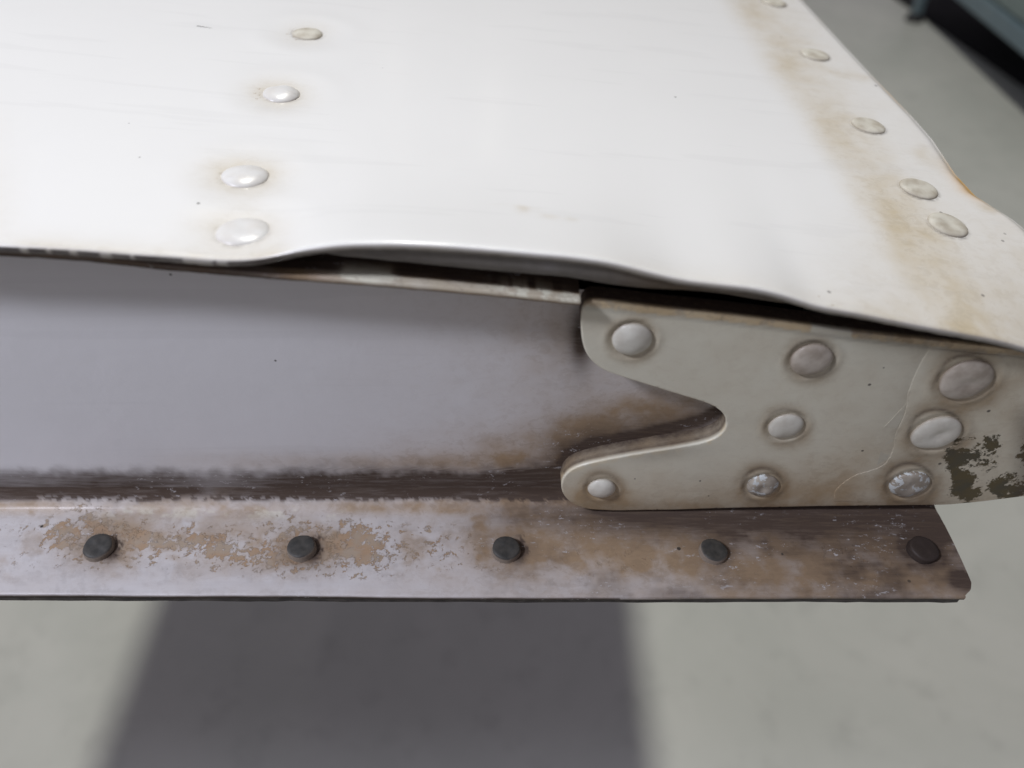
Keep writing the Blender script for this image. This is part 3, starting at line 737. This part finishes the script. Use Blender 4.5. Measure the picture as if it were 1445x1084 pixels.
# flange rivets: dark flat-topped heads with a paler side
rvd = NT('dark_rivet_metal'); oi = rvd.n('ShaderNodeTexCoord').outputs['Object']
nn = rvd.n('ShaderNodeTexNoise'); rvd.L(oi, nn.inputs['Vector']); nn.inputs['Scale'].default_value = 700; nn.inputs['Detail'].default_value = 5
sep = rvd.n('ShaderNodeSeparateXYZ'); rvd.L(oi, sep.inputs[0])
side = rvd.ramp(sep.outputs[2], .0009, .00122, 1, 0)
c_ = rvd.mix(rvd.ramp(nn.outputs['Fac'], .3, .7), (.042, .042, .038), (.070, .066, .057))
c_ = rvd.mix(rvd.math('MULTIPLY', side, .8), c_, (.30, .25, .20))
rvd.bump(nn.outputs['Fac'], .5, .0001); rv_dark = rvd.out(c_, .55, 0, .4)
rvb = painted_rivet('brown_rivet_metal', (.045, .033, .027), (.028, .02, .017), (0, 0, 0), 0, rough=.6)
def flat_head(r, h, mat, seed):
    segs = 48; prof_ = [(0.0, h * .98), (r * .35, h * 1.0), (r * .7, h * 1.0), (r * .86, h * .97), (r * .95, h * .88), (r * .99, h * .72), (r, h * .5), (r * 1.0, h * .2), (r * 1.04, 0), (r * 1.04, -.0004)]
    rs = np.random.RandomState(seed); ph = rs.rand(3) * 6.28; V = [(0, 0, h)]
    for rr, zz in prof_[1:]:
        for s in range(segs):
            t = 2 * math.pi * s / segs; w_ = 1 + .02 * math.sin(2 * t + ph[0]) + .012 * math.sin(5 * t + ph[1])
            V.append((rr * w_ * math.cos(t), rr * w_ * math.sin(t), zz + (.00006 * math.sin(3 * t + ph[2]) if zz > 0 else 0)))
    F = [(0, 1 + s, 1 + (s + 1) % segs) for s in range(segs)]
    for k in range(len(prof_) - 2):
        for s in range(segs):
            a, b = 1 + k * segs + s, 1 + k * segs + (s + 1) % segs; F.append((a, a + segs, b + segs, b))
    me = bpy.data.meshes.new('rivet'); me.from_pydata(V, [], F); me.update(); me.polygons.foreach_set('use_smooth', [True] * len(me.polygons)); me.materials.append(mat)
    return me
for k, (a, b) in enumerate([(140, 774), (426, 775), (714, 777), (1006, 780), (1301, 778)]):
    h = (.0013, .0013, .0014, .0013, .0014)[k]
    p = on_z(a, b, ZF); p[2] = ZF - .0001
    place(flat_head((.00285, .0028, .00275, .0027, .0029)[k], h, rv_dark if k < 4 else rvb, 100 + k), p, ((.05, -.03, .04, .07, .10)[k], (-.04, .03, -.06, .0, -.03)[k], 1), spin=k, label='dark flat rivet head on the lower flange' if k < 4 else 'rusty brown rivet head at the flange end')
sp_ = on_z(426, 775, ZF) - on_z(140, 774, ZF)
for k in range(1, 8):
    p = on_z(140, 774, ZF) - sp_ * k; p[2] = ZF; place(flat_head(.0031, .0016, rv_dark, 120 + k), p, (0, 0, 1))

# small bracket stub in the dark gap and the stub under the plate's right end
stub_mat = painted_rivet('grey_green_stub', (.10, .11, .085), (.03, .028, .022), (0, 0, 0), 0, rough=.6, stainamt=.7)
q0 = on_y(1143, 462, YP + .004); q1 = on_y(1200, 440, YP + .004)
box_part('inner_bracket', (q0[0], YP + .0035, q0[2] - .006), (q1[0], YP + .009, q1[2]), stub_mat, .0005, root)

# ================================================================== floor
t = NT('hangar_floor'); n1 = t.noise(3.2, 6, .62, dist=.6); n2 = t.noise(17, 7, .68); n3 = t.noise(42, 3, .5)
c = t.mix(t.ramp(n1, .25, .75), (.51, .525, .485), (.60, .605, .565)); c = t.mix(t.ramp(n2, .5, .72, 0, .26), c, (.30, .305, .285)); c = t.mix(t.ramp(n3, .68, .74, 0, .35), c, (.5, .5, .46))
t.bump(n2, .2, .002); floor_or_shade_sheet = t.out(c, .42, 0, .4)
fv = [(-15, -10, 0), (15, -10, 0), (15, 20, 0), (-15, 20, 0)]
floor = mesh_obj('floor', fv, [(0, 1, 2, 3)], floor_or_shade_sheet, smooth=False); floor['kind'] = 'structure'

# ================================================================== blue-grey cabinet on legs, upper right
bt = NT('blue_grey_enamel'); c = bt.mix(bt.ramp(bt.noise(6, 4), .3, .7), (.13, .185, .215), (.16, .215, .24)); blue = bt.out(c, .35)
bt = NT('teal_grey_panel'); c = bt.mix(bt.ramp(bt.noise(5, 4), .3, .7), (.17, .22, .215), (.21, .26, .25)); teal = bt.out(c, .4)
bt = NT('dark_foot_rubber'); rub = bt.out((.03, .03, .032), .6)
cab = empty('cabinet', (1.75, 2.3, 0), 'blue grey metal cabinet on short legs standing on the grey floor, upper right', 'cabinet')
x0, x1, y0, y1 = 1.42, 2.05, 1.5, 3.0
box_part('bottom_rail', (x0, y0, .16), (x1, y1, .212), blue, .006, cab)
box_part('side_panel', (x0 + .014, y0 + .015, .216), (x1 - .014, y1 - .015, .80), teal, .004, cab)
box_part('top_board', (x0 - .015, y0 - .015, .802), (x1 + .015, y1 + .015, .835), blue, .006, cab)
def leg(x, y):
    box = box_part('leg', (x - .016, y - .016, .02), (x + .016, y + .016, .159), blue, .004, cab)
    bm = bmesh.new(); bmesh.ops.create_cone(bm, cap_ends=True, segments=24, radius1=.034, radius2=.024, depth=.026)
    bmesh.ops.bevel(bm, geom=[e for e in bm.edges if e.is_boundary is False], offset=.003, segments=1, affect='EDGES')
    for v in bm.verts: v.co += Vector((x, y, .013))
    me = bpy.data.meshes.new('foot'); bm.to_mesh(me); bm.free(); me.materials.append(rub)
    f = bpy.data.objects.new('foot', me); COL.objects.link(f); f.parent = box; f.matrix_parent_inverse = Matrix.Identity(4)
    return box
for x, y in [(1.45, 2.89), (1.45, 1.56), (2.0, 2.89), (2.0, 1.56)]: leg(x, y)

mp = [on_z(1238, -19, 0), on_z(1262, -2, 0), on_z(1330, 45, 0), on_z(1400, 94, 0), on_z(1520, 177, 0)]  # black sheet added to stand in for the cabinet's floor shadow
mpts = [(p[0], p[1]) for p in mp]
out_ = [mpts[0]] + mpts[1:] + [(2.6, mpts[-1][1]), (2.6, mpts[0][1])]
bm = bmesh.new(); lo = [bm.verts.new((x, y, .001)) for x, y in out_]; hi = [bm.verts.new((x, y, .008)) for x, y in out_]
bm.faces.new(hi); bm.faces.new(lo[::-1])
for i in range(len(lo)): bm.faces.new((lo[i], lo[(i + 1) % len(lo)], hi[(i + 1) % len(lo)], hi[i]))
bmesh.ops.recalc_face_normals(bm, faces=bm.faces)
me = bpy.data.meshes.new('floor_or_shade_sheet'); bm.to_mesh(me); bm.free()
mt = NT('black_shade_sheet'); me.materials.append(mt.out(mt.mix(mt.ramp(mt.noise(6, 4, .6, stretch=(1, .3, 1)), .4, .75), (.010, .010, .011), (.028, .027, .028)), .8, 0, .2))
mo = bpy.data.objects.new('floor_or_shade_sheet', me); COL.objects.link(mo)
mo['label'] = 'black sheet standing in for the deep shadow under the blue grey cabinet'; mo['category'] = 'shade sheet'
